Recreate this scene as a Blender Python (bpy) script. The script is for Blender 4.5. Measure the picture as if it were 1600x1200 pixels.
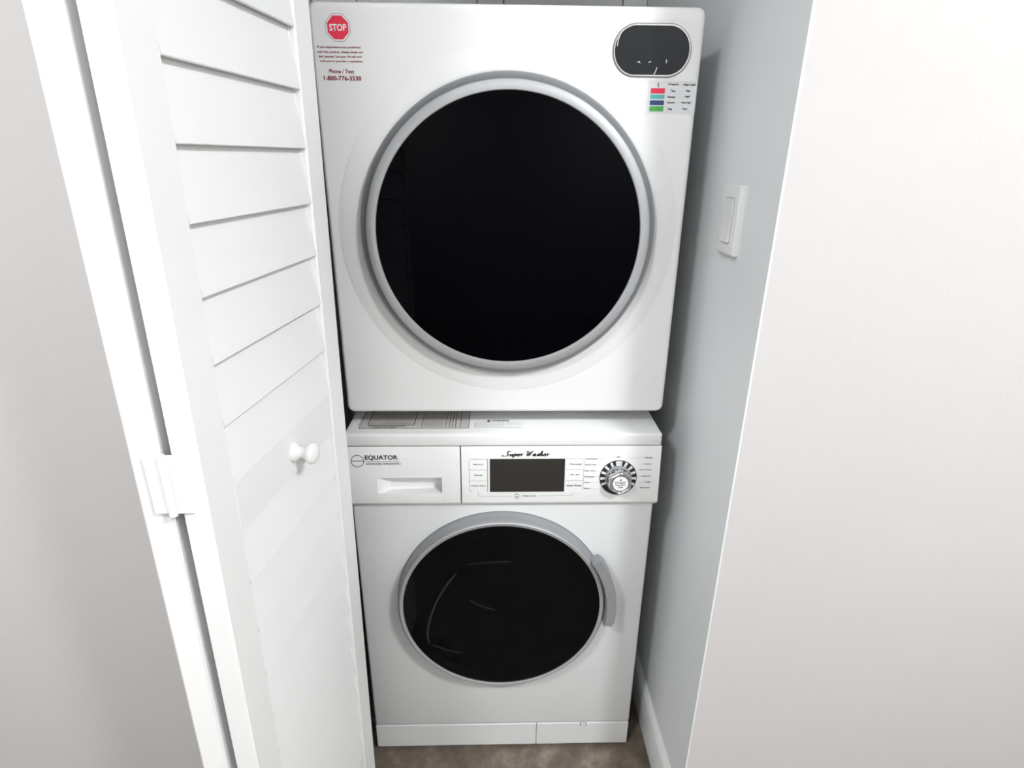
import bpy, bmesh, math, random
from mathutils import Matrix, Vector
random.seed(3)
for o in list(bpy.data.objects):
    bpy.data.objects.remove(o)
S = bpy.context.scene
C = S.collection
PI = math.pi

# ------------------------------------------------------------------ camera
cam = bpy.data.cameras.new('camera')
cam.sensor_fit = 'HORIZONTAL'
cam.sensor_width = 36.0
cam.lens = 910.84 * 36.0 / 1600.0
cam.clip_start = 0.02
co = bpy.data.objects.new('camera', cam)
C.objects.link(co)
r_ = Vector((0.99966996, -0.02427467, 0.00840953))
u_ = Vector((0.00092895, 0.36128807, 0.93245379))
f_ = Vector((0.02567327, 0.93213823, -0.36119138))
M = Matrix((r_, u_, -f_)).transposed().to_4x4()
M.translation = Vector((-0.012848, -0.986595, 1.315697))
co.matrix_world = M
S.camera = co

# ------------------------------------------------------------------ light and exposure
W = bpy.data.worlds.new('world')
S.world = W
W.use_nodes = True
W.node_tree.nodes['Background'].inputs['Color'].default_value = (0.9, 0.95, 1.0, 1)
W.node_tree.nodes['Background'].inputs['Strength'].default_value = 0.15
ADDED_LAMPS = (((1.15, -1.55, 2.44), 205.0, 'right'), ((-0.90, -1.55, 2.44), 128.0, 'left'))     # lamps added for broad light: position, emission, side of the hall
S.view_settings.view_transform = 'Standard'
S.view_settings.look = 'None'
S.view_settings.exposure = 0.0
S.view_settings.gamma = 1.0
S.view_settings.use_curve_mapping = False


# ------------------------------------------------------------------ materials
def mat(name, col, rough=0.5, metal=0.0, spec=0.5, coat=0.0, emit=None, noise=None, bump=None):
    m = bpy.data.materials.new(name)
    m.use_nodes = True
    nt = m.node_tree
    b = nt.nodes['Principled BSDF']
    b.inputs['Base Color'].default_value = (*col, 1)
    b.inputs['Roughness'].default_value = rough
    b.inputs['Metallic'].default_value = metal
    b.inputs['Specular IOR Level'].default_value = spec
    b.inputs['Coat Weight'].default_value = coat
    b.inputs['Coat Roughness'].default_value = 0.05
    if emit:
        b.inputs['Emission Color'].default_value = (*emit[0], 1)
        b.inputs['Emission Strength'].default_value = emit[1]
    tc = nt.nodes.new('ShaderNodeTexCoord')
    if noise:
        scale, amt = noise
        n = nt.nodes.new('ShaderNodeTexNoise')
        n.inputs['Scale'].default_value = scale
        n.inputs['Detail'].default_value = 5
        nt.links.new(tc.outputs['Object'], n.inputs['Vector'])
        rp = nt.nodes.new('ShaderNodeValToRGB')
        rp.color_ramp.elements[0].position = 0.3
        rp.color_ramp.elements[1].position = 0.7
        rp.color_ramp.elements[0].color = (*[c * (1 - amt) for c in col], 1)
        rp.color_ramp.elements[1].color = (*[min(1, c * (1 + amt)) for c in col], 1)
        nt.links.new(n.outputs['Fac'], rp.inputs['Fac'])
        nt.links.new(rp.outputs['Color'], b.inputs['Base Color'])
    if bump:
        scale, st = bump
        n2 = nt.nodes.new('ShaderNodeTexNoise')
        n2.inputs['Scale'].default_value = scale
        n2.inputs['Detail'].default_value = 4
        nt.links.new(tc.outputs['Object'], n2.inputs['Vector'])
        bp = nt.nodes.new('ShaderNodeBump')
        bp.inputs['Strength'].default_value = st
        bp.inputs['Distance'].default_value = 0.002
        nt.links.new(n2.outputs['Fac'], bp.inputs['Height'])
        nt.links.new(bp.outputs['Normal'], b.inputs['Normal'])
    return m


def see_through(name, tint, fac, col, rough, spec=0.5):
    """clear or tinted sheet: a transparent body under a glossy skin"""
    m = mat(name, col, rough, 0, spec)
    nt = m.node_tree
    b = nt.nodes['Principled BSDF']
    out = nt.nodes['Material Output']
    t = nt.nodes.new('ShaderNodeBsdfTransparent')
    t.inputs['Color'].default_value = (*tint, 1)
    mx = nt.nodes.new('ShaderNodeMixShader')
    mx.inputs['Fac'].default_value = fac
    nt.links.new(t.outputs[0], mx.inputs[1])
    nt.links.new(b.outputs[0], mx.inputs[2])
    nt.links.new(mx.outputs[0], out.inputs['Surface'])
    return m


ENAMEL = mat('white_enamel', (0.73, 0.735, 0.735), 0.5, 0, 0.25, noise=(3, 0.01))
PLASTIC = mat('white_plastic', (0.86, 0.86, 0.855), 0.55, 0, 0.25, noise=(4, 0.01))
DOORPAINT = mat('white_door_paint', (0.91, 0.91, 0.905), 0.5, 0, 0.3, noise=(6, 0.012), bump=(60, 0.05))
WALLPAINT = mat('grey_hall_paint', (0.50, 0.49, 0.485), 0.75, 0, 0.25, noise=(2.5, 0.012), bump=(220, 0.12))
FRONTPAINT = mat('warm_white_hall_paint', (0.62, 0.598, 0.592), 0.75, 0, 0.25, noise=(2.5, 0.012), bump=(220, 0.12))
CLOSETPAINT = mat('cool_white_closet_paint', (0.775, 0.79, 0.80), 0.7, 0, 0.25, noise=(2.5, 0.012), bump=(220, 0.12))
CEILPAINT = mat('ceiling_paint', (0.82, 0.82, 0.82), 0.85, 0, 0.2, bump=(160, 0.15))
TRIMPAINT = mat('trim_paint', (0.80, 0.81, 0.80), 0.45, 0, 0.35, noise=(14, 0.02))
SILVERC = mat('dark_satin_silver', (0.25, 0.255, 0.27), 0.42, 0.4, 0.4, noise=(90, 0.02))
SILVER = mat('satin_silver', (0.46, 0.465, 0.475), 0.5, 0.45, 0.4, noise=(90, 0.02))
SILVERD = mat('grey_silver', (0.35, 0.355, 0.37), 0.45, 0.4, 0.5, noise=(90, 0.02))
CHROME = mat('chrome', (0.55, 0.55, 0.56), 0.2, 1.0)
BLACKGLASS = mat('black_glass', (0.0008, 0.0008, 0.0016), 0.06, 0, 0.05)
SMOKED = see_through('smoked_glass', (0.42, 0.42, 0.43), 0.45, (0.004, 0.004, 0.005), 0.05, 0.3)
BOWL = mat('dark_door_bowl', (0.014, 0.0135, 0.0135), 0.3, 0, 0.25)
GLEAM_DIM = mat('dim_bowl_gleam', (0.17, 0.17, 0.175), 0.3, 0, 0.5)  # fainter tone for the drawn reflection streaks in the washer door
GLEAM = mat('pale_bowl_gleam', (0.55, 0.53, 0.62), 0.2, 0, 0.6)  # pale tone for the drawn gleam along the bowl
DISPGLASS = mat('display_glass', (0.013, 0.015, 0.018), 0.10, 0, 0.2)
SCREEN = mat('dark_screen', (0.030, 0.027, 0.024), 0.12, 0, 0.5)
BLACK = mat('black_print', (0.02, 0.02, 0.022), 0.6)
GREY = mat('grey_print', (0.27, 0.27, 0.28), 0.6)
LGREY = mat('light_grey_print', (0.50, 0.50, 0.51), 0.6)
REDINK = mat('dark_red_print', (0.24, 0.012, 0.045), 0.6)
RED = mat('red_print', (0.83, 0.035, 0.085), 0.5)
WHITEINK = mat('white_print', (0.88, 0.87, 0.87), 0.5)
TEAL = mat('teal_print', (0.12, 0.46, 0.44), 0.5)
NAVY = mat('navy_print', (0.025, 0.06, 0.19), 0.5)
GREEN = mat('green_print', (0.08, 0.40, 0.09), 0.5)
PAPER = mat('label_paper', (0.62, 0.59, 0.56), 0.7, noise=(40, 0.05))
STICKER = mat('pale_sticker', (0.74, 0.745, 0.76), 0.45)
FILM = see_through('clear_film', (0.985, 0.985, 0.985), 0.02, (0.5, 0.5, 0.5), 0.12, 0.4)
DARKIN = mat('dark_gap', (0.012, 0.012, 0.013), 0.8, 0, 0.1)
RUBBER = mat('black_rubber', (0.02, 0.02, 0.02), 0.7)
SWITCH = mat('switch_plastic', (0.80, 0.80, 0.80), 0.35)
KNOBW = mat('white_knob_paint', (0.9, 0.9, 0.89), 0.2, 0, 0.5)


def floor_mat():
    m = mat('brown_concrete', (0.1, 0.085, 0.07), 0.55, 0, 0.35, bump=(45, 0.2))
    nt = m.node_tree
    b = nt.nodes['Principled BSDF']
    tc = nt.nodes.new('ShaderNodeTexCoord')
    n1 = nt.nodes.new('ShaderNodeTexNoise')
    n1.inputs['Scale'].default_value = 14
    n1.inputs['Detail'].default_value = 9
    n1.inputs['Roughness'].default_value = 0.68
    nt.links.new(tc.outputs['Object'], n1.inputs['Vector'])
    rp = nt.nodes.new('ShaderNodeValToRGB')
    e = rp.color_ramp.elements
    e[0].position, e[0].color = 0.30, (0.085, 0.064, 0.050, 1)
    e[1].position, e[1].color = 0.74, (0.30, 0.26, 0.215, 1)
    k = e.new(0.52)
    k.color = (0.155, 0.122, 0.098, 1)
    nt.links.new(n1.outputs['Fac'], rp.inputs['Fac'])
    nt.links.new(rp.outputs['Color'], b.inputs['Base Color'])
    return m


FLOOR = floor_mat()


# ------------------------------------------------------------------ mesh helpers
class MB:
    """collects geometry for ONE mesh object"""
    def __init__(s):
        s.v = []
        s.f = []

    def add(s, v, f):
        o = len(s.v)
        s.v += [tuple(p) for p in v]
        s.f += [[i + o for i in q] for q in f]
        return s

    def box(s, x0, x1, y0, y1, z0, z1, bev=0.0, seg=2, fn=None):
        bm = bmesh.new()
        bmesh.ops.create_cube(bm, size=1)
        for v in bm.verts:
            v.co = ((x0 + x1) / 2 + v.co.x * (x1 - x0), (y0 + y1) / 2 + v.co.y * (y1 - y0), (z0 + z1) / 2 + v.co.z * (z1 - z0))
        if bev:
            bmesh.ops.bevel(bm, geom=bm.edges[:], offset=bev, segments=seg, profile=0.5, affect='EDGES')
        return s.bm(bm, fn)

    def bm(s, bm, fn=None):
        bm.verts.index_update()
        v = [tuple(p.co) for p in bm.verts]
        if fn:
            v = [fn(*p) for p in v]
        s.add(v, [[p.index for p in q.verts] for q in bm.faces])
        bm.free()
        return s

    def lathe(s, cx, cz, prof, n=96, a0=0.0, a1=2 * PI, fn=None):
        """prof: (radius, y) list, revolved about the y axis line through (cx, cz)"""
        full = abs(a1 - a0 - 2 * PI) < 1e-6
        m = n if full else n + 1
        v, f = [], []
        for (r, y) in prof:
            for i in range(m):
                a = a0 + (a1 - a0) * i / n
                v.append((cx + r * math.cos(a), y, cz + r * math.sin(a)))
        if fn:
            v = [fn(*p) for p in v]
        for k in range(len(prof) - 1):
            for i in range(n):
                j = (i + 1) % m
                f.append([k * m + i, k * m + j, (k + 1) * m + j, (k + 1) * m + i])
        if full and prof[-1][0] < 0.001:
            f.append([(len(prof) - 1) * m + i for i in range(m)])
        if not full:
            f.append([k * m for k in range(len(prof))])
            f.append([k * m + m - 1 for k in range(len(prof))][::-1])
        return s.add(v, f)

    def prism_x(s, pts, x0, x1):
        """pts: (y, z) outline extruded along x"""
        n = len(pts)
        v = [(x0, y, z) for y, z in pts] + [(x1, y, z) for y, z in pts]
        f = [[i, (i + 1) % n, n + (i + 1) % n, n + i] for i in range(n)]
        f += [list(range(n))[::-1], [n + i for i in range(n)]]
        return s.add(v, f)

    def plate(s, pts, fn, d0=0.0, d1=0.0004):
        """pts: (x, z) outline; fn(x, z, out) places it; thickness d0..d1 outwards"""
        n = len(pts)
        v = [fn(x, z, d0) for x, z in pts] + [fn(x, z, d1) for x, z in pts]
        f = [[i, (i + 1) % n, n + (i + 1) % n, n + i] for i in range(n)]
        f += [list(range(n))[::-1], [n + i for i in range(n)]]
        return s.add(v, f)

    def rect(s, x0, x1, z0, z1, fn, d0=0.0, d1=0.0003):
        return s.plate([(x0, z0), (x1, z0), (x1, z1), (x0, z1)], fn, d0, d1)

    def line(s, p, q, w, fn, d0=0.0, d1=0.0003):
        dx, dz = q[0] - p[0], q[1] - p[1]
        L = math.hypot(dx, dz)
        nx, nz = -dz / L * w / 2, dx / L * w / 2
        return s.plate([(p[0] - nx, p[1] - nz), (q[0] - nx, q[1] - nz), (q[0] + nx, q[1] + nz), (p[0] + nx, p[1] + nz)], fn, d0, d1)

    def frame(s, x0, x1, z0, z1, w, fn):
        s.line((x0, z0), (x1, z0), w, fn)
        s.line((x0, z1), (x1, z1), w, fn)
        s.line((x0, z0), (x0, z1), w, fn)
        return s.line((x1, z0), (x1, z1), w, fn)

    def text(s, t, x0, x1, z0, z1, fn, out=0.0004, shear=0.0, bold=0.0):
        v, f = text_mesh(t, shear, bold)
        s.add([fn(x0 + a * (x1 - x0), z0 + b * (z1 - z0), out) for a, b in v], f)
        return s

    def build(s, name, m, parent=None, org=(0, 0, 0), angle=35, smooth=True):
        me = bpy.data.meshes.new(name)
        me.from_pydata([(a - org[0], b - org[1], c - org[2]) for a, b, c in s.v], [], s.f)
        me.validate()
        bm = bmesh.new()
        bm.from_mesh(me)
        bmesh.ops.recalc_face_normals(bm, faces=bm.faces[:])
        bm.to_mesh(me)
        bm.free()
        me.materials.append(m)
        if smooth:
            me.polygons.foreach_set('use_smooth', [True] * len(me.polygons))
            me.set_sharp_from_angle(angle=math.radians(angle))
        o = bpy.data.objects.new(name, me)
        C.objects.link(o)
        if parent:
            o.parent = parent
        return o


_tc = {}


def text_mesh(t, shear=0.0, bold=0.0):
    """lettering outline filled as a mesh, normalised to its own box"""
    key = (t, shear, bold)
    if key in _tc:
        return _tc[key]
    cu = bpy.data.curves.new('lettering', 'FONT')
    cu.body = t
    cu.shear = shear
    cu.offset = bold
    cu.resolution_u = 3
    o = bpy.data.objects.new('lettering', cu)
    C.objects.link(o)
    dg = bpy.context.evaluated_depsgraph_get()
    me = bpy.data.meshes.new_from_object(o.evaluated_get(dg))
    v = [(p.co.x, p.co.y) for p in me.vertices]
    f = [list(p.vertices) for p in me.polygons]
    bpy.data.objects.remove(o)
    bpy.data.curves.remove(cu)
    bpy.data.meshes.remove(me)
    ax, bx = min(p[0] for p in v), max(p[0] for p in v)
    az, bz = min(p[1] for p in v), max(p[1] for p in v)
    v = [((a - ax) / max(bx - ax, 1e-6), (b - az) / max(bz - az, 1e-6)) for a, b in v]
    _tc[key] = (v, f)
    return v, f


def rrect(x0, x1, z0, z1, r, n=8):
    p = []
    for cx, cz, a in ((x1 - r, z1 - r, 0), (x0 + r, z1 - r, 90), (x0 + r, z0 + r, 180), (x1 - r, z0 + r, 270)):
        for i in range(n + 1):
            t = math.radians(a + 90 * i / n)
            p.append((cx + r * math.cos(t), cz + r * math.sin(t)))
    return p


def slab(mb, x0, x1, z0, z1, r, y0, y1, e, n=8, seg=5):
    """rounded rectangle slab, front face at y0 (towards -y) with a rounded rim of radius e"""
    loops = [[(x, y1, z) for x, z in rrect(x0, x1, z0, z1, r, n)]]
    for i in range(seg + 1):
        t = PI / 2 * i / seg
        ins = e * (1 - math.cos(t))
        yy = y0 + e * (1 - math.sin(t))
        loops.append([(x, yy, z) for x, z in rrect(x0 + ins, x1 - ins, z0 + ins, z1 - ins, max(r - ins, 0.0008), n)])
    m = len(loops[0])
    v = [p for l in loops for p in l]
    f = []
    for k in range(len(loops) - 1):
        for i in range(m):
            j = (i + 1) % m
            f.append([k * m + i, k * m + j, (k + 1) * m + j, (k + 1) * m + i])
    f.append(list(range(m)))
    f.append([(len(loops) - 1) * m + i for i in range(m)])
    mb.add(v, f)
    return mb


def tag(o, label=None, cat=None, group=None, kind=None):
    if label:
        o['label'] = label
    if cat:
        o['category'] = cat
    if group:
        o['group'] = group
    if kind:
        o['kind'] = kind
    return o


def empty(name, loc=(0, 0, 0)):
    o = bpy.data.objects.new(name, None)
    o.empty_display_size = 0.05
    C.objects.link(o)
    o.location = loc
    return o


def struct(name, mb, m, label, cat, **k):
    o = mb.build(name, m, **k)
    return tag(o, label, cat, kind='structure')


# ------------------------------------------------------------------ the setting
XW = 0.3561           # face of the closet's right wall
CL = -0.46            # face of the closet's left wall
YF = -0.20            # face of the hall wall that the closet opens in
struct('floor', MB().box(-1.5, 1.7, -2.4, 0.8, -0.08, 0.0), FLOOR, 'mottled brown concrete floor under the washer', 'floor')
struct('ceiling', MB().box(-1.5, 1.7, -2.4, 0.8, 2.44, 2.52), CEILPAINT, 'flat white ceiling over hall and closet', 'ceiling')
struct('wall_closet_right', MB().box(XW, XW + 0.003, YF, 0.68, 0, 2.44), CLOSETPAINT, 'closet side wall with the light switch on it', 'wall')
struct('wall_front_right', MB().box(XW + 0.003, 1.6, YF, YF + 0.10, 0, 2.44), FRONTPAINT, 'plain white wall face right of the closet opening', 'wall')
struct('wall_front_left', MB().box(-1.4, CL, YF, YF + 0.10, 0, 2.44), FRONTPAINT, 'plain white wall face left of the louvered door', 'wall')
struct('wall_closet_left', MB().box(CL - 0.1, CL, YF + 0.10, 0.68, 0, 2.44), WALLPAINT, 'closet side wall behind the louvered door', 'wall')
wb = struct('wall_closet_back', MB().box(CL - 0.1, XW + 0.003, 0.68, 0.76, 0, 2.44), WALLPAINT, 'closet back wall of wide boards above the dryer', 'wall')
edges = [CL, -0.352, -0.0602, 0.0039, 0.2955, XW]
for a, b in zip(edges[:-1], edges[1:]):
    MB().box(a + 0.0012, b - 0.0012, 0.668, 0.6795, 0.0, 2.44, 0.002, 1).build('board', TRIMPAINT, wb)
struct('wall_header', MB().box(CL, XW, YF, YF + 0.10, 2.06, 2.44), WALLPAINT, 'wall strip above the closet opening', 'wall')
struct('wall_left', MB().box(-1.5, -1.4, -2.4, YF + 0.1, 0, 2.44), WALLPAINT, 'hall wall on the left of the camera', 'wall')
struct('wall_right', MB().box(1.6, 1.7, -2.4, YF + 0.1, 0, 2.44), WALLPAINT, 'hall wall on the right of the camera', 'wall')
struct('wall_rear', MB().box(-1.4, 1.6, -2.4, -2.3, 0, 2.44), WALLPAINT, 'hall wall behind the camera', 'wall')


def baseboard_profile(face, sgn, h=0.108):
    t = 0.013
    return [(face, 0), (face + sgn * t, 0), (face + sgn * t, h - 0.014), (face + sgn * (t - 0.003), h - 0.006), (face + sgn * 0.004, h), (face, h)]


pf = baseboard_profile(XW, -1)
mb = MB()
n = len(pf)
v = [(x, -0.160, z) for x, z in pf] + [(x, 0.667, z) for x, z in pf]
mb.add(v, [[i, (i + 1) % n, n + (i + 1) % n, n + i] for i in range(n)] + [list(range(n)), [n + i for i in range(n)]])
struct('baseboard_right', mb, TRIMPAINT, 'white baseboard along the closet wall beside the washer', 'baseboard')
struct('baseboard_front_right', MB().prism_x(baseboard_profile(YF, -1), XW + 0.02, 1.6), TRIMPAINT, 'white baseboard along the hall wall right of closet', 'baseboard')
struct('baseboard_front_left', MB().prism_x(baseboard_profile(YF, -1), -1.4, CL - 0.02), TRIMPAINT, 'white baseboard along the hall wall left of door', 'baseboard')

# ------------------------------------------------------------------ hall ceiling lamps, added out of view to light door and closet wall
def lathe_z(mb, prof, cx, cy, n=48):
    v, f = [], []
    for r, z in prof:
        for i in range(n):
            a = 2 * PI * i / n
            v.append((cx + r * math.cos(a), cy + r * math.sin(a), z))
    for k in range(len(prof) - 1):
        for i in range(n):
            j = (i + 1) % n
            f.append([k * n + i, k * n + j, (k + 1) * n + j, (k + 1) * n + i])
    return mb.add(v, f)


for LP, power, side in ADDED_LAMPS:
    lx, ly, lz = LP
    lamp = empty('added_ceiling_lamp', LP)
    tag(lamp, 'added round opal ceiling lamp, unseen, at the %s end of the hall' % side, 'lamp', 'added hall lamps')
    lathe_z(MB(), [(0.0, lz), (0.155, lz), (0.16, lz - 0.006), (0.16, lz - 0.024), (0.15, lz - 0.028), (0.0, lz - 0.028)], lx, ly).build('base', CHROME, lamp, LP)
    lit = mat('lit_opal_glass', (0.9, 0.9, 0.9), 0.4, emit=((0.955, 0.99, 1.0), power))
    lathe_z(MB(), [(0.146, lz - 0.026)] + [(0.146 * math.cos(t * PI / 16), lz - 0.03 - 0.07 * math.sin(t * PI / 16)) for t in range(0, 8)] + [(0.001, lz - 0.10)], lx, ly).build('shade', lit, lamp, LP)

# ------------------------------------------------------------------ louvered bifold closet door
door = empty('door_1', (-0.284, -0.08, 0.0))
tag(door, 'white louvered bifold closet door folded open beside the machines', 'door', kind='structure')
PW = 0.38             # leaf width
TH = 0.030


def leaf(name, ang, origin, mirror=1):
    """one leaf; local x runs along the leaf, -y is its visible face, z up"""
    up = Vector((-0.2590 + 0.2832, 0, 1.5045 - 0.0495)).normalized()
    d = Vector((math.sin(ang), math.cos(ang), 0))
    nrm = d.cross(up) * mirror
    up2 = nrm.cross(d) * mirror
    B = Matrix((d * mirror, -nrm, up2)).transposed().to_4x4()
    B.translation = Vector(origin)
    sx = -1 if mirror == -1 else 1

    def lb(mb, s0, s1, y0, y1, z0, z1, bev):
        a, b = sorted((s0 * sx, s1 * sx))
        return mb.box(a, b, y0, y1, z0, z1, bev, 1)
    fr = MB()
    lb(fr, -0.052, 0, 0, TH, 0.02, 2.02, 0.0025)
    lb(fr, -PW, -PW + 0.052, 0, TH, 0.02, 2.02, 0.0025)
    p = fr.build(name, DOORPAINT, door)
    p.matrix_world = door.matrix_world.inverted() @ Matrix.Identity(4)
    p.matrix_parent_inverse = Matrix.Identity(4)
    p.matrix_basis = Matrix.Translation(-door.location) @ B
    for z0, z1 in ((0.02, 0.17), (0.9026, 0.970), (1.93, 2.02)):
        lb(MB(), -PW + 0.0522, -0.0522, 0.0015, TH - 0.0015, z0, z1, 0.0015).build('rail', DOORPAINT, p)
    for s0, s1 in ((-0.0555, -0.0522), (-PW + 0.0522, -PW + 0.0555)):
        lb(MB(), s0, s1, 0.0075, TH - 0.006, 0.171, 0.902, 0.0006).build('bead', DOORPAINT, p)
        lb(MB(), s0, s1, 0.0075, TH - 0.006, 0.971, 1.929, 0.0006).build('bead', DOORPAINT, p)
    # one slat, shared by all: bottom edge proud, top edge tucked behind the one above
    a, b = sorted(((-PW + 0.0523) * sx, -0.0523 * sx))
    sl = MB()
    sec = [(0.0010, 0.0), (0.0004, 0.001), (0.0006, 0.0022), (0.0102, 0.0755), (0.0155, 0.0755), (0.0062, 0.0008), (0.0052, 0.0)]
    sl.prism_x(sec, a, b)
    first = None
    zs = [0.970 + 0.0711 * k for k in range(13)] + [0.9026 - 0.0733 * (k + 1) for k in range(10)]
    for z in zs:
        if first is None:
            first = sl.build('slat', DOORPAINT, p)
            first.location = (0, 0, z)
        else:
            s = first.copy()
            C.objects.link(s)
            s.parent = p
            s.location = (0, 0, z)
    return p


A7 = math.radians(7)
lead = leaf('door_leaf', A7, (-0.2840, -0.08, 0.0))
# knob on the mid rail of the lead leaf, axis along local -y
kp = [(0.0, 0.0015), (0.0135, 0.0015), (0.0138, -0.0010), (0.0125, -0.0035), (0.0085, -0.0075), (0.0072, -0.0110), (0.0080, -0.0145),
      (0.0120, -0.0185), (0.0148, -0.0220), (0.0152, -0.0250), (0.0140, -0.0285), (0.0100, -0.0310), (0.0045, -0.0322), (0.0002, -0.0325)]
tag(MB().lathe(-0.184, 0.9355, kp, 40).build('knob', KNOBW, lead), 'round white door knob')
# the pivot leaf folded back behind the lead leaf
ex = -0.2840 - math.sin(A7) * PW
ey = -0.08 - math.cos(A7) * PW
Bx = ex - 2 * TH * math.cos(A7) - 0.012
piv = leaf('door_leaf', math.radians(-7), (Bx - math.sin(A7) * PW * 1.0, ey + math.cos(A7) * PW, 0.0), -1)
for z in (0.3, 1.0, 1.7):
    xx = ex + z * 0.0166 - TH - 0.006
    mb = MB()
    lathe_z(mb, [(0.0, z - 0.035), (0.0042, z - 0.035), (0.0042, z + 0.035), (0.0, z + 0.035)], xx, ey - 0.0035, 16)
    mb.box(xx - 0.020, xx + 0.020, ey - 0.002, ey + 0.0005, z - 0.034, z + 0.034, 0.0006, 1)
    mb.build('hinge', DOORPAINT, door, door.location)

# ------------------------------------------------------------------ washer
washer = empty('washing_machine', (0, 0.28, 0))
tag(washer, 'white front-loading washing machine with dial on the floor', 'washing machine')
WO = washer.location[:]
H = 0.834
MB().box(-0.2975, 0.2975, 0.0, 0.56, 0.0785, 0.690, 0.006, 3).build('body', ENAMEL, washer, WO)
MB().box(-0.2970, 0.2970, 0.0295, 0.555, 0.683, 0.810, 0.002, 1).build('upper_body', ENAMEL, washer, WO)
MB().box(-0.290, 0.290, 0.014, 0.55, 0.022, 0.082, 0.002, 1).build('base', DARKIN, washer, WO)
for sx in (-0.24, 0.24):
    for sy in (0.06, 0.50):
        lathe_z(MB(), [(0.0, 0.0), (0.022, 0.0), (0.022, 0.008), (0.010, 0.012), (0.010, 0.03), (0.0, 0.03)], sx, sy, 20).build('foot', RUBBER, washer, WO)
# kick plate in two pieces, the right one is the filter flap
MB().box(-0.2965, 0.0788, 0.0003, 0.016, 0.010, 0.0777, 0.0012, 1).build('kick_plate', ENAMEL, washer, WO)
fl = MB().box(0.0797, 0.2965, 0.0003, 0.016, 0.010, 0.0777, 0.0012, 1).build('filter_flap', ENAMEL, washer, WO)
mb = MB().box(0.1835, 0.1950, -0.0012, 0.002, 0.0690, 0.0775, 0.0008, 1)
lt = mb.build('latch', ENAMEL, fl, WO)
MB().frame(0.1826, 0.1959, 0.0690, 0.0778, 0.0012, lambda x, z, d: (x, 0.0004 - d, z)).build('latch_gap', BLACK, fl, WO)

# worktop
top = MB().box(-0.2995, 0.2995, -0.004, 0.56, 0.8085, H, 0.0045, 3).build('worktop', PLASTIC, washer, WO)
for x in (-0.2885, 0.2885):
    MB().box(x - 0.0035, x + 0.0035, 0.030, 0.53, H - 0.002, H + 0.0005, 0.0003, 1).build('edge_ridge', PLASTIC, top, WO)
for x in (-0.2785,):
    MB().box(x - 0.0012, x + 0.0012, 0.032, 0.53, H - 0.001, H + 0.0004, 0.0003, 1).build('groove_strip', LGREY, top, WO)
# screw head on the right side of the worktop
mb = MB()
mb.lathe(0.0, 0.0, [(0.0, -0.004), (0.0025, -0.004), (0.003, -0.003), (0.003, 0.0), (0.0, 0.0)], 14, fn=lambda x, y, z: (0.2992 - y, 0.012 + x, 0.826 + z))
mb.build('screw', CHROME, top, WO)

# printed labels on the worktop (lying flat, seen under the dryer's front edge)
def on_top(x, y, d):
    return (x, y, H + d)


lab = MB().rect(-0.2760, -0.0665, 0.0215, 0.190, on_top, 0.0, 0.0002).build('paper_label', PAPER, washer, WO)


def on_label(x, y, d):
    return (x, y, H + 0.0002 + d)


mb = MB()
mb.frame(-0.2755, -0.0670, 0.0220, 0.1895, 0.0009, on_label)
mb.frame(-0.2615, -0.1730, 0.0375, 0.150, 0.0014, on_label)
rows = ['READ ALL INSTRUCTIONS BEFORE USE', 'Remove all shipping bolts at the rear', 'Level the machine on a firm floor', 'Use only high efficiency detergent',
        'Keep children away from the drum', 'Do not wash items with solvents']
for i, t in enumerate(rows):
    y = 0.0415 + i * 0.0085
    mb.text(t, -0.2575, -0.1775, y, y + 0.0042, on_label)
mb.line((-0.2590, 0.0325), (-0.1880, 0.0325), 0.0022, on_label)
mb.text('1-800-776-3538', -0.2500, -0.2065, 0.0235, 0.0285, on_label, bold=0.01)
for i in range(9):
    y = 0.031 + i * 0.0085
    mb.text('Cold Warm Hot Extra' if i % 2 else 'Program Spin Soil Time', -0.1540, -0.1180, y, y + 0.0035, on_label)
for x in (-0.1575, -0.1115, -0.1050, -0.0990, -0.0930, -0.0835):
    mb.line((x, 0.027), (x, 0.150), 0.0008, on_label)
mb.build('lettering', BLACK, lab, WO, smooth=False)
mb = MB()
mb.plate([(-0.0330, 0.0520), (-0.0255, 0.0520), (-0.02925, 0.0620)], on_top)
mb.text('WARNING', -0.0235, 0.0110, 0.0525, 0.0605, on_top, bold=0.02)
mb.build('warning_lettering', BLACK, washer, WO, smooth=False)
mb = MB()
mb.text('To reduce the risk of fire, electric shock', -0.0555, 0.0350, 0.0440, 0.0478, on_top)
mb.text('or injury read the manual before using this appliance', -0.0555, 0.0370, 0.0372, 0.0410, on_top)
mb.text('Keep these instructions', -0.0555, 0.0000, 0.0308, 0.0346, on_top)
mb.line((-0.0550, 0.0255), (0.0360, 0.0255), 0.0009, on_top)
mb.line((-0.0555, 0.0255), (-0.0555, 0.0500), 0.0006, on_top)
mb.build('warning_lettering', GREY, washer, WO, smooth=False)

# sloping control fascia: fn places (x, z, outwards) on its face
ZT, ZB, KS = 0.8075, 0.690, 0.0887


def fas(x, z, d):
    return (x, -0.003 - (ZT - z) * KS - d, z)


yb = fas(0, ZB, 0)[1]
sec = [(0.029, ZT), (-0.0022, ZT), (-0.003, ZT - 0.0012), (yb + 0.0003, ZB + 0.003), (yb + 0.0015, ZB), (-0.0030, 0.6815), (0.0, 0.6795), (0.0, 0.6900), (0.029, 0.6905)]


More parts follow.
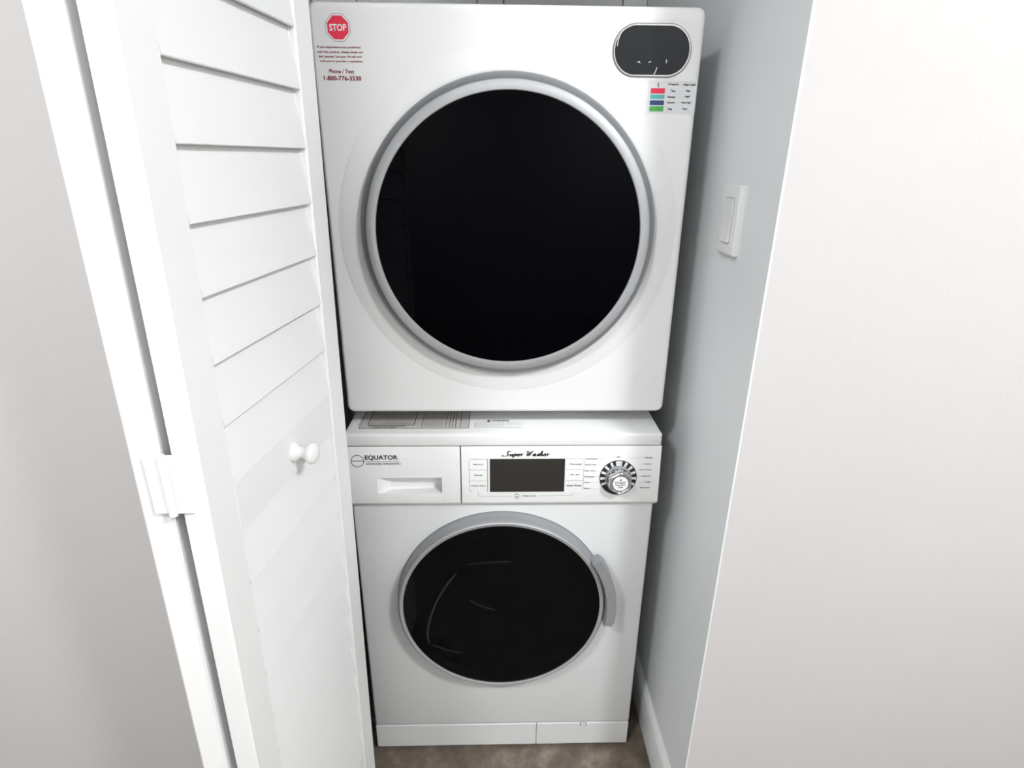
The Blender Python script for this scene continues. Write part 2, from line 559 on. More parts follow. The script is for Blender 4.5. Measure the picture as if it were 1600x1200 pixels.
def fascia(x0, x1, hole=None):
    mb = MB()
    if hole is None:
        return mb.prism_x(sec, x0, x1)
    hx0, hx1, hz0, hz1 = hole
    mb.prism_x(sec, x0, hx0).prism_x(sec, hx1, x1)
    # pieces above and below the pocket, then the pocket itself
    up = [(0.029, ZT), (-0.0022, ZT), (-0.003, ZT - 0.0012), (fas(0, hz1, 0)[1], hz1), (0.029, hz1)]
    dn = [(0.029, hz0), (fas(0, hz0, 0)[1], hz0)] + sec[3:]
    mb.prism_x(up, hx0, hx1).prism_x(dn, hx0, hx1)
    return mb


HX0, HX1, HZ0, HZ1 = -0.2420, -0.1187, 0.7116, 0.7445
drawer = fascia(-0.3005, -0.0833, (HX0, HX1, HZ0, HZ1)).build('detergent_drawer', PLASTIC, washer, WO)
# pocket of the drawer: scooped on the left, deep on the right
mb = MB()
prof = [(HX0, 0.0000), (HX0 + 0.004, -0.0022), (HX0 + 0.009, -0.0060), (HX0 + 0.015, -0.0125), (HX0 + 0.022, -0.0190), (HX1 - 0.004, -0.0260), (HX1, -0.0260)]
v, f = [], []
for x, d in prof:
    v.append(fas(x, HZ0 - 0.0002, d * 0.80))
    v.append(fas(x, HZ0 + 0.003, d * 0.97))
    v.append(fas(x, HZ1 - 0.003, d))
    v.append(fas(x, HZ1 + 0.0004, d * 0.95))
for i in range(len(prof) - 1):
    for k in range(3):
        f.append([i * 4 + k, i * 4 + 4 + k, i * 4 + 5 + k, i * 4 + 1 + k])
mb.add(v, f)
mb.build('pocket', PLASTIC, drawer, WO)
panel = fascia(-0.0810, 0.3005).build('control_panel', PLASTIC, washer, WO)

# maker's mark on the drawer: globe ring with its line, name, strap line
mb = MB()
cx, cz, r = -0.2768, 0.7797, 0.0117
N = 40
for i in range(N):
    a0, a1 = 2 * PI * i / N, 2 * PI * (i + 1) / N
    mb.line((cx + r * math.cos(a0), cz + r * math.sin(a0)), (cx + r * math.cos(a1), cz + r * math.sin(a1)), 0.0011, fas)
mb.line((cx - r, cz), (cx + r, cz), 0.0010, fas)
mb.text('EQUATOR', -0.2625, -0.2005, 0.7808, 0.7914, fas, bold=0.030)
mb.line((-0.2650, 0.7785), (-0.1978, 0.7785), 0.0006, fas)
mb.text('ADVANCED APPLIANCES', -0.2615, -0.1985, 0.7722, 0.7756, fas, bold=0.030)
mb.text('®', -0.1975, -0.1945, 0.7722, 0.7752, fas)
mb.build('brand_lettering', BLACK, drawer, WO, smooth=False)

# screen
mb = MB()
mb.plate(rrect(-0.0292, 0.1192, 0.7125, 0.7852, 0.002, 3), fas, 0.0, 0.0006)
bez = mb.build('screen_frame', WHITEINK, panel, WO)
mb = MB()
mb.plate(rrect(-0.0268, 0.1168, 0.7148, 0.7830, 0.001, 3), fas, 0.0, 0.0012)
mb.build('screen', BLACK, panel, WO)
mb = MB()
mb.plate(rrect(-0.0250, 0.1152, 0.7164, 0.7816, 0.001, 3), fas, 0.0011, 0.0016)
mb.build('screen_glass', SCREEN, panel, WO)

# soft keys: outlines and words left and right of the screen
mb = MB()


def arc(mb, cx, cz, r, a0, a1, w, n=5):
    for i in range(n):
        p = math.radians(a0 + (a1 - a0) * i / n)
        q = math.radians(a0 + (a1 - a0) * (i + 1) / n)
        mb.line((cx + r * math.cos(p), cz + r * math.sin(p)), (cx + r * math.cos(q), cz + r * math.sin(q)), w, fas)


LW = 0.00055
for x0, x1, sgn in ((-0.0660, -0.0320, -1), (0.1190, 0.1532, 1)):
    mb = MB()
    zt, zb_ = 0.7825, 0.7155
    rr = 0.004
    if sgn < 0:
        mb.line((x0 + rr, zt), (x1, zt), LW, fas)
        arc(mb, x0 + rr, zt - rr, rr, 90, 180, LW)
        mb.line((x0, zt - rr), (x0, zb_ + rr), LW, fas)
        arc(mb, x0 + rr, zb_ + rr, rr, 180, 270, LW)
    else:
        mb.line((x0, zt), (x1 - rr, zt), LW, fas)
        arc(mb, x1 - rr, zt - rr, rr, 0, 90, LW)
        mb.line((x1, zt - rr), (x1, zb_ + 0.002), LW, fas)
    for z in (0.7600, 0.7375):
        mb.line((x0, z), (x1, z), LW, fas)
    mb.build('key_outline', GREY, panel, WO, smooth=False)
mb = MB()
mb.line((-0.0497, 0.7125), (-0.0490, 0.7062), LW, fas)
mb.line((-0.0490, 0.7062), (-0.0460, 0.7045), LW, fas)
mb.line((-0.0460, 0.7045), (0.0160, 0.7052), LW, fas)
mb.build('bracket_line', GREY, panel, WO, smooth=False)
mb = MB()
mb.line((0.0670, 0.7052), (0.1310, 0.7060), LW, fas)
mb.line((0.1310, 0.7060), (0.1340, 0.7080), LW, fas)
mb.line((0.1340, 0.7080), (0.1342, 0.7125), LW, fas)
mb.build('bracket_line', GREY, panel, WO, smooth=False)
for x in (-0.0312, 0.1183):
    MB().line((x, 0.7150), (x, 0.7828), 0.0012, fas).build('key_divider', GREY, panel, WO, smooth=False)
mb = MB()
for t, x0, x1, z in (('Memory', -0.0580, -0.0385, 0.7700), ('Extras', -0.0560, -0.0410, 0.7480), ('Delay Start', -0.0625, -0.0345, 0.7255),
                     ('Pre-wash', 0.1265, 0.1490, 0.7700), ('Air  dry', 0.1275, 0.1455, 0.7480), ('Extra Rinse', 0.1220, 0.1500, 0.7255),
                     ('Child Lock', 0.0350, 0.0625, 0.7040)):
    MB().text(t, x0, x1, z, z + 0.0033, fas, bold=0.022).build('key_lettering', BLACK, panel, WO, smooth=False)
mb = MB()
# little lock badge under the screen
for i in range(16):
    a0, a1 = 2 * PI * i / 16, 2 * PI * (i + 1) / 16
    mb.line((0.0253 + 0.0056 * math.cos(a0), 0.7046 + 0.0056 * math.sin(a0)), (0.0253 + 0.0056 * math.cos(a1), 0.7046 + 0.0056 * math.sin(a1)), 0.0007, fas)
mb.plate([(0.0215, 0.7085), (0.0291, 0.7085), (0.0253, 0.7112)], fas)
mb.rect(0.0230, 0.0276, 0.7020, 0.7055, fas)
mb.build('lock_badge', GREY, panel, WO, smooth=False)

# script lettering above the screen, drawn as pen strokes
def stroke(mb, pts, ox, sc, base, thick, fn, shear=0.35):
    P = [Vector((p[0] + shear * p[1], p[1])) for p in pts]
    sm = []
    for i in range(len(P) - 1):
        p0, p1, p2, p3 = P[max(i - 1, 0)], P[i], P[i + 1], P[min(i + 2, len(P) - 1)]
        for k in range(5):
            t = k / 5
            sm.append(0.5 * ((2 * p1) + (-p0 + p2) * t + (2 * p0 - 5 * p1 + 4 * p2 - p3) * t * t + (-p0 + 3 * p1 - 3 * p2 + p3) * t ** 3))
    sm.append(P[-1])
    L, Rr = [], []
    for i, p in enumerate(sm):
        d = (sm[min(i + 1, len(sm) - 1)] - sm[max(i - 1, 0)])
        a = math.atan2(d.y, d.x)
        w = thick * (0.42 + 0.75 * abs(math.sin(a + 0.25)))
        d = Vector((-math.sin(a), math.cos(a)))
        L.append(p + d * w)
        Rr.append(p - d * w)
    m = len(sm)
    v = [fn(ox + q.x * sc, base + q.y * sc, 0.0004) for q in L + Rr]
    mb.add(v, [[i, i + 1, m + i + 1, m + i] for i in range(m - 1)])


G = {
    'S': ([[(1.45, 1.70), (1.05, 2.0), (0.55, 1.75), (0.6, 1.3), (1.0, 0.95), (1.05, 0.4), (0.6, 0.05), (0.0, 0.05), (-0.55, 0.30), (-0.75, 0.12)], [(-0.75, 0.12), (-0.55, 0.0), (-0.4, 0.2)]], 1.55),
    'u': ([[(0.0, 0.9), (0.02, 0.35), (0.2, 0.05), (0.5, 0.2), (0.7, 0.9)], [(0.7, 0.95), (0.72, 0.3), (0.9, 0.05), (1.1, 0.25)]], 1.1),
    'p': ([[(0.05, 0.95), (0.0, 0.2), (-0.05, -0.7)], [(0.02, 0.4), (0.3, 0.95), (0.65, 0.8), (0.6, 0.25), (0.3, 0.05), (0.05, 0.25)], [(0.5, 0.1), (0.9, 0.15)]], 0.95),
    'e': ([[(0.1, 0.45), (0.5, 0.55), (0.55, 0.85), (0.25, 0.95), (0.05, 0.5), (0.2, 0.05), (0.55, 0.08), (0.85, 0.3)]], 0.85),
    'r': ([[(0.0, 0.5), (0.2, 0.95), (0.3, 0.85), (0.6, 0.95), (0.75, 0.75)], [(0.3, 0.85), (0.25, 0.05)]], 0.85),
    'W': ([[(-0.3, 1.6), (-0.05, 1.95), (0.25, 1.8), (0.25, 0.9), (0.3, 0.05)], [(0.3, 0.05), (0.75, 1.0), (0.95, 1.85)], [(0.95, 1.85), (0.9, 0.9), (0.95, 0.05)], [(0.95, 0.05), (1.35, 0.9), (1.5, 1.95), (1.75, 1.75)]], 1.95),
    'a': ([[(0.7, 0.85), (0.35, 0.95), (0.05, 0.5), (0.2, 0.05), (0.5, 0.2), (0.7, 0.9)], [(0.7, 0.95), (0.7, 0.25), (0.9, 0.05), (1.1, 0.25)]], 1.1),
    's': ([[(0.0, 0.2), (0.3, 0.6), (0.45, 1.05), (0.55, 0.6), (0.5, 0.1), (0.15, 0.02)], [(0.5, 0.1), (0.85, 0.2)]], 0.85),
    'h': ([[(0.0, 0.3), (0.3, 1.2), (0.35, 1.9), (0.12, 1.8), (0.05, 0.9), (0.05, 0.02)], [(0.05, 0.4), (0.35, 0.95), (0.6, 0.75), (0.6, 0.2), (0.8, 0.05), (1.0, 0.25)]], 1.0),
}
mb = MB()
pen = 0.0
SC = 0.0050
for ch in 'Super Washer':
    if ch == ' ':
        pen += 0.85
        continue
    st, adv = G[ch]
    for s in st:
        stroke(mb, s, -0.0000 + pen * SC, SC, 0.7885, 0.15 if ch == 'W' else 0.19, fas)
    pen += adv * 1.14
# squeeze to the printed width
xs = [p[0] for p in mb.v]
kx = (0.0875 + 0.0045) / (max(xs) - min(xs))
x_min = min(xs)
mb.v = [(-0.0045 + (p[0] - x_min) * kx, p[1], p[2]) for p in mb.v]
mb.build('script_lettering', BLACK, panel, WO, smooth=False)

# programme words and leader lines round the dial
lw = [('Convenience', 0.0225, 0.7812), ('Quick wash', 0.0215, 0.7690), ('Easy care', 0.0205, 0.7560), ('Delicates', 0.0190, 0.7440), ('Spin', 0.0110, 0.7318), ('Rinse', 0.0110, 0.7196)]
for t, w, z in lw:
    MB().text(t, 0.1552, 0.1552 + w, z, z + 0.0028, fas, bold=0.026).build('program_lettering', BLACK, panel, WO, smooth=False)
    MB().line((0.1552 + w + 0.0015, z + 0.0010), (0.1830 if z > 0.745 else 0.1850, z + 0.0010), 0.0004, fas).build('leader_line', LGREY, panel, WO, smooth=False)
rw = [('Normal', 0.0135, 0.7830), ('Heavy', 0.0135, 0.7698), ('Perm press', 0.0225, 0.7577), ('Sanitize plus', 0.0180, 0.7445), ('Towels', 0.0105, 0.7324), ('Bulky items', 0.0195, 0.7202)]
for t, w, z in rw:
    MB().text(t, 0.2835 - w, 0.2835, z, z + 0.0028, fas, bold=0.030).build('program_lettering', BLACK, panel, WO, smooth=False)
    MB().line((0.2590, z + 0.0010), (0.2835 - w - 0.0012, z + 0.0010), 0.0004, fas).build('leader_line', LGREY, panel, WO, smooth=False)
MB().text('OFF', 0.2147, 0.2225, 0.7843, 0.7872, fas, bold=0.026).build('program_lettering', BLACK, panel, WO, smooth=False)
MB().line((0.1800, 0.7822), (0.1940, 0.7822), 0.0004, fas).build('leader_line', LGREY, panel, WO, smooth=False)
MB().line((0.2400, 0.7840), (0.2585, 0.7840), 0.0004, fas).build('leader_line', LGREY, panel, WO, smooth=False)

# dial
DX, DZ = 0.2203, 0.7432


def dfn(x, y, z):
    """lathe coordinates (y negative = outwards) placed on the sloping fascia"""
    b = fas(x, z, 0)
    return (b[0], b[1] + y, b[2])


dial = MB().lathe(DX, DZ, [(0.0358, 0.0), (0.0360, -0.0006), (0.0356, -0.0012), (0.0225, -0.0014), (0.0225, 0.0)], 72, fn=dfn).build('dial', BLACK, panel, WO)
mb = MB()
ticks = [90] + [90 + s * (26 + 22 * i) for i in range(5) for s in (1, -1)]
for k, a in enumerate(ticks):
    half = 11.0 if k == 0 else 4.2
    r0, r1 = 0.0255, 0.0345
    m = 4
    pts = [(DX + r1 * math.cos(math.radians(a - half + 2 * half * i / m)), DZ + r1 * math.sin(math.radians(a - half + 2 * half * i / m))) for i in range(m + 1)]
    pts += [(DX + r0 * math.cos(math.radians(a + half - 2 * half * i / m)), DZ + r0 * math.sin(math.radians(a + half - 2 * half * i / m))) for i in range(m + 1)]
    mb.plate(pts, fas, 0.0010, 0.0017)
mb.build('dial_marks', WHITEINK, dial, WO, smooth=False)
mb = MB()
for k, a in enumerate(ticks):
    rr = 0.030
    x, z = DX + rr * math.cos(math.radians(a)), DZ + rr * math.sin(math.radians(a))
    if k == 0:
        mb.text('START', x - 0.0058, x + 0.0058, z - 0.0018, z + 0.0018, fas, 0.0020)
    else:
        mb.line((x - 0.0010, z - 0.0012), (x + 0.0010, z + 0.0012), 0.0007, fas, 0.0016, 0.0019)
mb.build('dial_lettering', GREY, dial, WO, smooth=False)
# knob: skirt, faceted grip, white button
MB().lathe(DX, DZ, [(0.0258, -0.0012), (0.0258, -0.0045), (0.0250, -0.0064), (0.0236, -0.0070), (0.0225, -0.0070)], 72, fn=dfn).build('knob_skirt', SILVERD, dial, WO)


def hexr(a, r, k=0.045):
    return r * (1 - k + k * math.cos(6 * (a - PI / 6)))


mb = MB()
kprof = [(0.0235, -0.004), (0.0240, -0.012), (0.0238, -0.0200), (0.0225, -0.0232), (0.0205, -0.0244), (0.0185, -0.0236), (0.0178, -0.0226)]
v, f = [], []
n = 72
for (r, y) in kprof:
    for i in range(n):
        a = 2 * PI * i / n
        rr = hexr(a, r)
        v.append(dfn(DX + rr * math.cos(a), y, DZ + rr * math.sin(a)))
for k in range(len(kprof) - 1):
    for i in range(n):
        j = (i + 1) % n
        f.append([k * n + i, k * n + j, (k + 1) * n + j, (k + 1) * n + i])
mb.add(v, f)
grip = mb.build('knob', CHROME, dial, WO)
MB().lathe(DX, DZ, [(0.0190, -0.0219), (0.0184, -0.0236), (0.0148, -0.0238), (0.0140, -0.0214)], 60, fn=dfn).build('knob_ring', SILVERC, dial, WO)
MB().lathe(DX, DZ, [(0.0145, -0.0204), (0.0145, -0.0240), (0.0136, -0.0243), (0.0002, -0.0244)], 60, fn=dfn).build('start_button', WHITEINK, dial, WO)
mb = MB()
bo = 0.0247
mb.plate([(DX - 0.0022, DZ + 0.0072), (DX + 0.0022, DZ + 0.0072), (DX, DZ + 0.0108)], fas, bo - 0.0004, bo)
mb.text('START', DX - 0.0105, DX + 0.0105, DZ - 0.0005, DZ + 0.0052, fas, bo, bold=0.01)
mb.line((DX - 0.0095, DZ - 0.0024), (DX + 0.0095, DZ - 0.0024), 0.0007, fas, bo - 0.0004, bo)
mb.text('Pause', DX - 0.0045, DX + 0.0045, DZ - 0.0078, DZ - 0.0042, fas, bo, bold=0.015)
mb.build('button_lettering', BLACK, dial, WO, smooth=False)

# washer door
WX, WZ, WR = -0.0036, 0.4456, 0.2038
ring = MB().lathe(WX, WZ, [(0.2165, 0.001), (0.2165, -0.003), (0.2150, -0.020), (0.2135, -0.0275), (0.2115, -0.0302)], 128).build('door', SILVERD, washer, WO)
MB().lathe(WX, WZ, [(0.2116, -0.0285), (0.2112, -0.0303), (0.2095, -0.0315), (0.2050, -0.0312), (0.2030, -0.0300), (0.2030, -0.024)], 128).build('door_rim', SILVER, ring, WO)
MB().lathe(WX, WZ, [(0.2182, 0.0008), (0.2182, -0.0008), (0.2166, -0.0010), (0.2150, 0.0)], 128).build('door_gasket', GREY, ring, WO)
gl = [(0.2031, -0.0270), (0.2031, -0.0300)] + [(0.2031 * (1 - t / 14), -0.0300 - 0.010 * (1 - (1 - t / 14) ** 2)) for t in range(1, 14)] + [(0.0005, -0.0400)]
MB().lathe(WX, WZ, gl, 128).build('door_glass', SMOKED, ring, WO)
MB().lathe(WX, WZ, [(0.2025, -0.0015), (0.172, -0.0025), (0.166, -0.006), (0.150, -0.004), (0.11, -0.0022), (0.05, -0.0015), (0.0005, -0.0012)], 96).build('door_bowl', BOWL, ring, WO)


MB().lathe(WX, WZ, [(0.2028, 0.0), (0.2028, -0.0265), (0.2033, -0.0265)], 128).build('bowl_liner', DARKIN, ring, WO)


def tube(mb, pts, r, k=8):
    P = [Vector(p) for p in pts]
    sm = []
    for i in range(len(P) - 1):
        p0, p1, p2, p3 = P[max(i - 1, 0)], P[i], P[i + 1], P[min(i + 2, len(P) - 1)]
        for q in range(4):
            t = q / 4
            sm.append(0.5 * ((2 * p1) + (-p0 + p2) * t + (2 * p0 - 5 * p1 + 4 * p2 - p3) * t * t + (-p0 + 3 * p1 - 3 * p2 + p3) * t ** 3))
    sm.append(P[-1])
    v, f = [], []
    for i, p in enumerate(sm):
        d = (sm[min(i + 1, len(sm) - 1)] - sm[max(i - 1, 0)]).normalized()
        n1 = Vector((0, 1, 0))
        n2 = d.cross(n1).normalized()
        e = min(i, len(sm) - 1 - i) / len(sm)
        rr = r * min(1, 0.45 + 4 * e)
        for j in range(k):
            a = 2 * PI * j / k
            v.append(p + n1 * (rr * math.cos(a)) + n2 * (rr * math.sin(a)))
    for i in range(len(sm) - 1):
        for j in range(k):
            f.append([i * k + j, i * k + (j + 1) % k, (i + 1) * k + (j + 1) % k, (i + 1) * k + j])
    f.append(list(range(k)))
    f.append([(len(sm) - 1) * k + j for j in range(k)])
    return mb.add(v, f)


# gleams and streaks on the door bowl, drawn as pale tubes under the glass
tube(MB(), [(-0.0965, -0.010, 0.5208), (-0.1143, -0.010, 0.4967), (-0.1311, -0.010, 0.4673), (-0.1457, -0.010, 0.434), (-0.1582, -0.010, 0.3913), (-0.1625, -0.010, 0.3564), (-0.1594, -0.010, 0.334)], 0.0026).build('bowl_gleam', GLEAM, ring, WO)
tube(MB(), [(-0.156, -0.009, 0.331), (-0.1431, -0.009, 0.3257), (-0.1199, -0.009, 0.3144), (-0.0896, -0.009, 0.3067)], 0.0022).build('bowl_gleam', GLEAM_DIM, ring, WO)
tube(MB(), [(-0.0765, -0.009, 0.5414), (-0.0283, -0.009, 0.5472), (0.0173, -0.009, 0.5483)], 0.0020).build('bowl_gleam', GLEAM_DIM, ring, WO)
tube(MB(), [(-0.0716, -0.009, 0.4532), (-0.0491, -0.009, 0.4361), (-0.0155, -0.009, 0.4237)], 0.0022).build('bowl_gleam', GLEAM_DIM, ring, WO)
# pull handle hugging the right of the ring
hp = []
mb = MB()
a0, a1 = math.radians(-9.5), math.radians(33)
v, f = [], []
n = 28
for i in range(n + 1):
    t = i / n
    a = a0 + (a1 - a0) * t
    ri = 0.2145
    ro = 0.2365
    e = min(t, 1 - t)
    ro2 = ro - 0.0022 * max(0, 1 - e / 0.06) ** 2
    y0 = -0.0430
    for r, y in ((ri, -0.016), (ri, y0 + 0.003), (ri + 0.002, y0), (ro2 - 0.0022, y0 + 0.001), (ro2, y0 + 0.004), (ro2, -0.022), (ro2 - 0.004, -0.016)):
        v.append((WX + r * math.cos(a), y, WZ + r * math.sin(a)))
k = 7
for i in range(n):
    for j in range(k):
        f.append([i * k + j, i * k + (j + 1) % k, (i + 1) * k + (j + 1) % k, (i + 1) * k + j])
f.append(list(range(k)))
f.append([n * k + j for j in range(k)])
mb.add(v, f)
hd = mb.build('handle', SILVERD, ring, WO)
MB().lathe(WX, WZ, [(0.2100, -0.012), (0.2100, -0.026), (0.2200, -0.026), (0.2200, -0.012)], 16, math.radians(-8), math.radians(32)).build('handle_root', DARKIN, ring, WO)

# ------------------------------------------------------------------ dryer
DXC = 0.0046
DY = 0.0251
DZ0, DZ1 = 0.8665, 1.5301
dryer = empty('tumble_dryer', (DXC, 0.28, H))
tag(dryer, 'white tumble dryer with large black round door on the washer', 'dryer')
DO = dryer.location[:]
DL, DR = DXC - 0.2985, DXC + 0.2985
slab(MB(), DL, DR, DZ0, DZ1, 0.013, DY, DY + 0.030, 0.007).build('front_panel', PLASTIC, dryer, DO)
MB().box(DL + 0.003, DR - 0.003, DY + 0.0295, 0.55, DZ0 + 0.002, DZ1 - 0.002, 0.004, 2).build('body', ENAMEL, dryer, DO)
for sx in (-0.24, 0.24):
    for sy in (0.15, 0.50):
        lathe_z(MB(), [(0.0, H + 0.0007), (0.022, H + 0.0007), (0.022, H + 0.02), (0.015, H + 0.036), (0.0, H + 0.036)], DXC + sx, sy, 24).build('foot', RUBBER, dryer, DO)


def dfr(x, z, d):
    return (x, DY - d, z)


# round door: pale swell, grey cone, silver annulus, black glass
RX, RZ = 0.0063, 1.1952
MB().lathe(RX, RZ, [(0.2835, DY + 0.002), (0.2832, DY - 0.0003), (0.2820, DY - 0.0007), (0.2560, DY - 0.0044), (0.2520, DY - 0.0050), (0.2480, DY - 0.0050), (0.2458, DY - 0.0040), (0.2450, DY - 0.001)], 160).build('door_surround', PLASTIC, dryer, DO)
dr = MB().lathe(RX, RZ, [(0.2455, DY + 0.001), (0.2452, DY - 0.010), (0.2425, DY - 0.0180), (0.2375, DY - 0.0245), (0.2335, DY - 0.0275)], 160).build('door', SILVERC, dryer, DO)
MB().lathe(RX, RZ, [(0.2336, DY - 0.0250), (0.2330, DY - 0.0283), (0.2315, DY - 0.0296), (0.2195, DY - 0.0312), (0.2178, DY - 0.0308), (0.2168, DY - 0.0290), (0.2168, DY - 0.020)], 160).build('door_ring', SILVER, dr, DO)
gl = [(0.2169, DY - 0.0240), (0.2169, DY - 0.0285)] + [(0.2169 * (1 - t / 14), DY - 0.0285 - 0.014 * (1 - (1 - t / 14) ** 2)) for t in range(1, 14)] + [(0.0005, DY - 0.0425)]
MB().lathe(RX, RZ, gl, 160).build('door_glass', BLACKGLASS, dr, DO)

# oval control display with its bright bezel
PX0, PX1, PZ0, PZ1 = 0.1648, 0.2848, 1.4350, 1.5070


def ringplate(mb, o0, o1, i0, i1, fn):
    """ring between two outlines with equal point counts: (outline, depth) pairs"""
    n = len(o0[0])
    L = [o0, o1, i0, i1]
    v = []
    for pts, d in L:
        v += [fn(x, z, d) for x, z in pts]
    f = []
    for k in range(3):
        for i in range(n):
            j = (i + 1) % n
            f.append([k * n + i, k * n + j, (k + 1) * n + j, (k + 1) * n + i])
    mb.add(v, f)


def pill(ins):
    return rrect(PX0 + ins, PX1 - ins, PZ0 + ins, PZ1 - ins, 0.0352 - ins, 14)


mb = MB()
ringplate(mb, (pill(-0.0012), -0.001), (pill(-0.0008), 0.0006), (pill(0.0004), 0.0008), (pill(0.0006), -0.001), dfr)
mb.build('display_seam', GREY, dryer, DO)
mb = MB()
ringplate(mb, (pill(0.0003), -0.001), (pill(0.0008), 0.0022), (pill(0.0028), 0.0022), (pill(0.0034), 0.0002), dfr)
disp = mb.build('display_bezel', CHROME, dryer, DO)
MB().plate(pill(0.0032), dfr, 0.0, 0.0008).build('display', DISPGLASS, dryer, DO)
# clear factory film still stuck over the display, with creases
mb = MB()
nx, nz = 46, 30
fx0, fx1, fz0, fz1 = 0.1505, 0.2955, 1.4265, 1.5125
v, f = [], []
for j in range(nz + 1):
    for i in range(nx + 1):
        x = fx0 + (fx1 - fx0) * i / nx
        z = fz0 + (fz1 - fz0) * j / nz
        h = 0.0028 + 0.0004 * math.sin(70 * x + 90 * z) + 0.0003 * math.sin(190 * x - 60 * z)
        ex_ = min(i, nx - i) / nx
        if i == 0:
            h = 0.0006
        for cx, cz, w, amp in ((0.2240, 1.4555, 0.0022, 0.0010), (0.2300, 1.4590, 0.0018, 0.0009), (0.2052, 1.4540, 0.0030, 0.0010), (0.2480, 1.4560, 0.0016, 0.0012), (0.1725, 1.4800, 0.0024, 0.0012), (0.1745, 1.4890, 0.0020, 0.0010)):
            h += amp * math.exp(-((x - cx) ** 2 + (z - cz) ** 2) / (w * w))
        v.append(dfr(x, z, h))
for j in range(nz):
    for i in range(nx):
        a = j * (nx + 1) + i
        f.append([a, a + 1, a + nx + 2, a + nx + 1])
mb.add(v, f)
film = mb.build('protective_film', FILM, dryer, DO)
for pts in ([(0.1790, 1.4985), (0.1745, 1.4925), (0.1715, 1.4850), (0.1705, 1.4760)], [(0.2300, 1.4380), (0.2325, 1.4430), (0.2338, 1.4480)], [(0.2030, 1.4545), (0.2052, 1.4560), (0.2075, 1.4535)],
            [(0.2205, 1.4548), (0.2240, 1.4558)], [(0.2470, 1.4590), (0.2482, 1.4565), (0.2475, 1.4540)]):
    mb = MB()
    for p, q in zip(pts[:-1], pts[1:]):
        mb.line(p, q, 0.0009, dfr, 0.0030, 0.0042)
    mb.build('film_glint', WHITEINK, film, DO)  # white strokes painting bright glints on the film

# coloured legend sticker below the display
leg = MB().rect(0.2240, 0.3000, 1.3835, 1.4300, dfr, 0.0, 0.0003).build('legend_sticker', STICKER, dryer, DO)


def dfs(x, z, d):
    return (x, DY - 0.0003 - d, z)


for i, (z0, z1, m) in enumerate(((1.4122, 1.4196, RED), (1.4046, 1.4108, TEAL), (1.3957, 1.4026, NAVY), (1.3868, 1.3942, GREEN))):
    MB().plate(rrect(0.2282, 0.2505, z0, z1, 0.0010, 3), dfs, 0.0, 0.0003).build('colour_bar', m, leg, DO, smooth=False)
mb = MB()
mb.line((0.2392, 1.4212), (0.2392, 1.4272), 0.0012, dfs)
for t, x0, x1, z in (('Program', 0.2552, 0.2712, 1.4235), ('Heat Level', 0.2785, 0.2975, 1.4235), ('Time', 0.2595, 0.2670, 1.4145), ('High', 0.2835, 0.2905, 1.4145),
                     ('Normal', 0.2560, 0.2672, 1.4060), ('High', 0.2830, 0.2902, 1.4065), ('Special', 0.2556, 0.2672, 1.3978), ('Med-High', 0.2785, 0.2930, 1.3978),
                     ('Time', 0.2572, 0.2645, 1.3888), ('Low', 0.2812, 0.2885, 1.3895)):
    mb.text(t, x0, x1, z, z + 0.0032, dfs, bold=0.03)
mb.build('lettering', BLACK, leg, DO, smooth=False)

# stop sign sticker with its notice
def octo(cx, cz, r):
    return [(cx + r * math.cos(math.radians(22.5 + 45 * i)), cz + r * math.sin(math.radians(22.5 + 45 * i))) for i in range(8)]


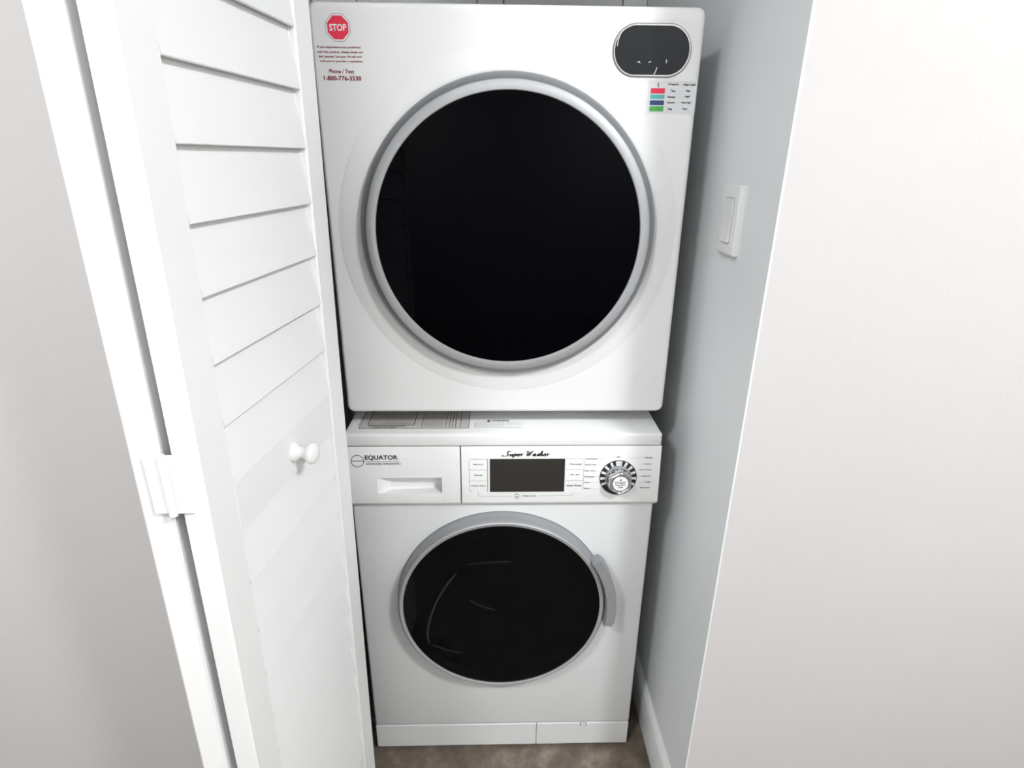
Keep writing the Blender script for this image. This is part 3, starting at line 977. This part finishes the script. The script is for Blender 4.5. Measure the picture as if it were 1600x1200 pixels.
SX, SZ = -0.2502, 1.4957
st = MB().plate(octo(SX, SZ, 0.0197), dfr, 0.0, 0.0003).build('stop_sticker', GREY, dryer, DO, smooth=False)
MB().plate(octo(SX, SZ, 0.0189), dfr, 0.0002, 0.0005).build('white_border', WHITEINK, st, DO, smooth=False)
MB().plate(octo(SX, SZ, 0.0168), dfr, 0.0004, 0.0007).build('red_octagon', RED, st, DO, smooth=False)
MB().text('STOP', SX - 0.0128, SX + 0.0128, SZ - 0.0046, SZ + 0.0046, dfr, 0.0009, bold=0.03).build('lettering', WHITEINK, st, DO, smooth=False)
mb = MB()
for t, x0, x1, z0, z1 in (('If you experience any problems', -0.2838, -0.2188, 1.4678, 1.4716), ('with this product, please check out', -0.2850, -0.2155, 1.4612, 1.4652),
                          ('the Customer Care page. We will work', -0.2830, -0.2175, 1.4550, 1.4590), ('with you to provide a resolution', -0.2818, -0.2175, 1.4490, 1.4528),
                          ('Phone / Text', -0.2690, -0.2312, 1.4348, 1.4402), ('1-800-776-3538', -0.2785, -0.2212, 1.4248, 1.4314)):
    mb.text(t, x0, x1, z0, z1, dfr, 0.0004, bold=0.03 if '776' in t else 0.02)
mb.build('notice_lettering', REDINK, dryer, DO, smooth=False)

# ------------------------------------------------------------------ light switch on the closet wall
sw = empty('light_switch', (XW, -0.057, 1.229))
tag(sw, 'white rocker light switch on the closet side wall', 'light switch')
SO = sw.location[:]


mb = MB()
slab(mb, -0.0360, 0.0360, -0.0520, 0.0520, 0.003, -0.0105, -0.0002, 0.003, 5, 4)
mb.v = [(XW + y, -0.057 - x, 1.229 + z) for x, y, z in mb.v]
mb.build('plate', SWITCH, sw, SO)
mb = MB()
slab(mb, -0.0172, 0.0172, -0.0340, 0.0340, 0.001, -0.0112, -0.009, 0.0004, 3, 2)
mb.v = [(XW + y, -0.060 - x, 1.229 + z) for x, y, z in mb.v]
mb.build('rocker_gap', LGREY, sw, SO)
mb = MB()
v = []
for x in (-0.0155, 0.0155):
    for y, z in ((-0.0100, -0.0322), (-0.0150, -0.0322), (-0.0120, 0.0), (-0.0135, 0.0322), (-0.0100, 0.0322)):
        v.append((XW + y, -0.060 - x, 1.229 + z))
mb.add(v, [[0, 1, 6, 5], [1, 2, 7, 6], [2, 3, 8, 7], [3, 4, 9, 8], [4, 0, 5, 9], [0, 1, 2, 3, 4], [5, 6, 7, 8, 9]])
mb.build('rocker', SWITCH, sw, SO, smooth=False)
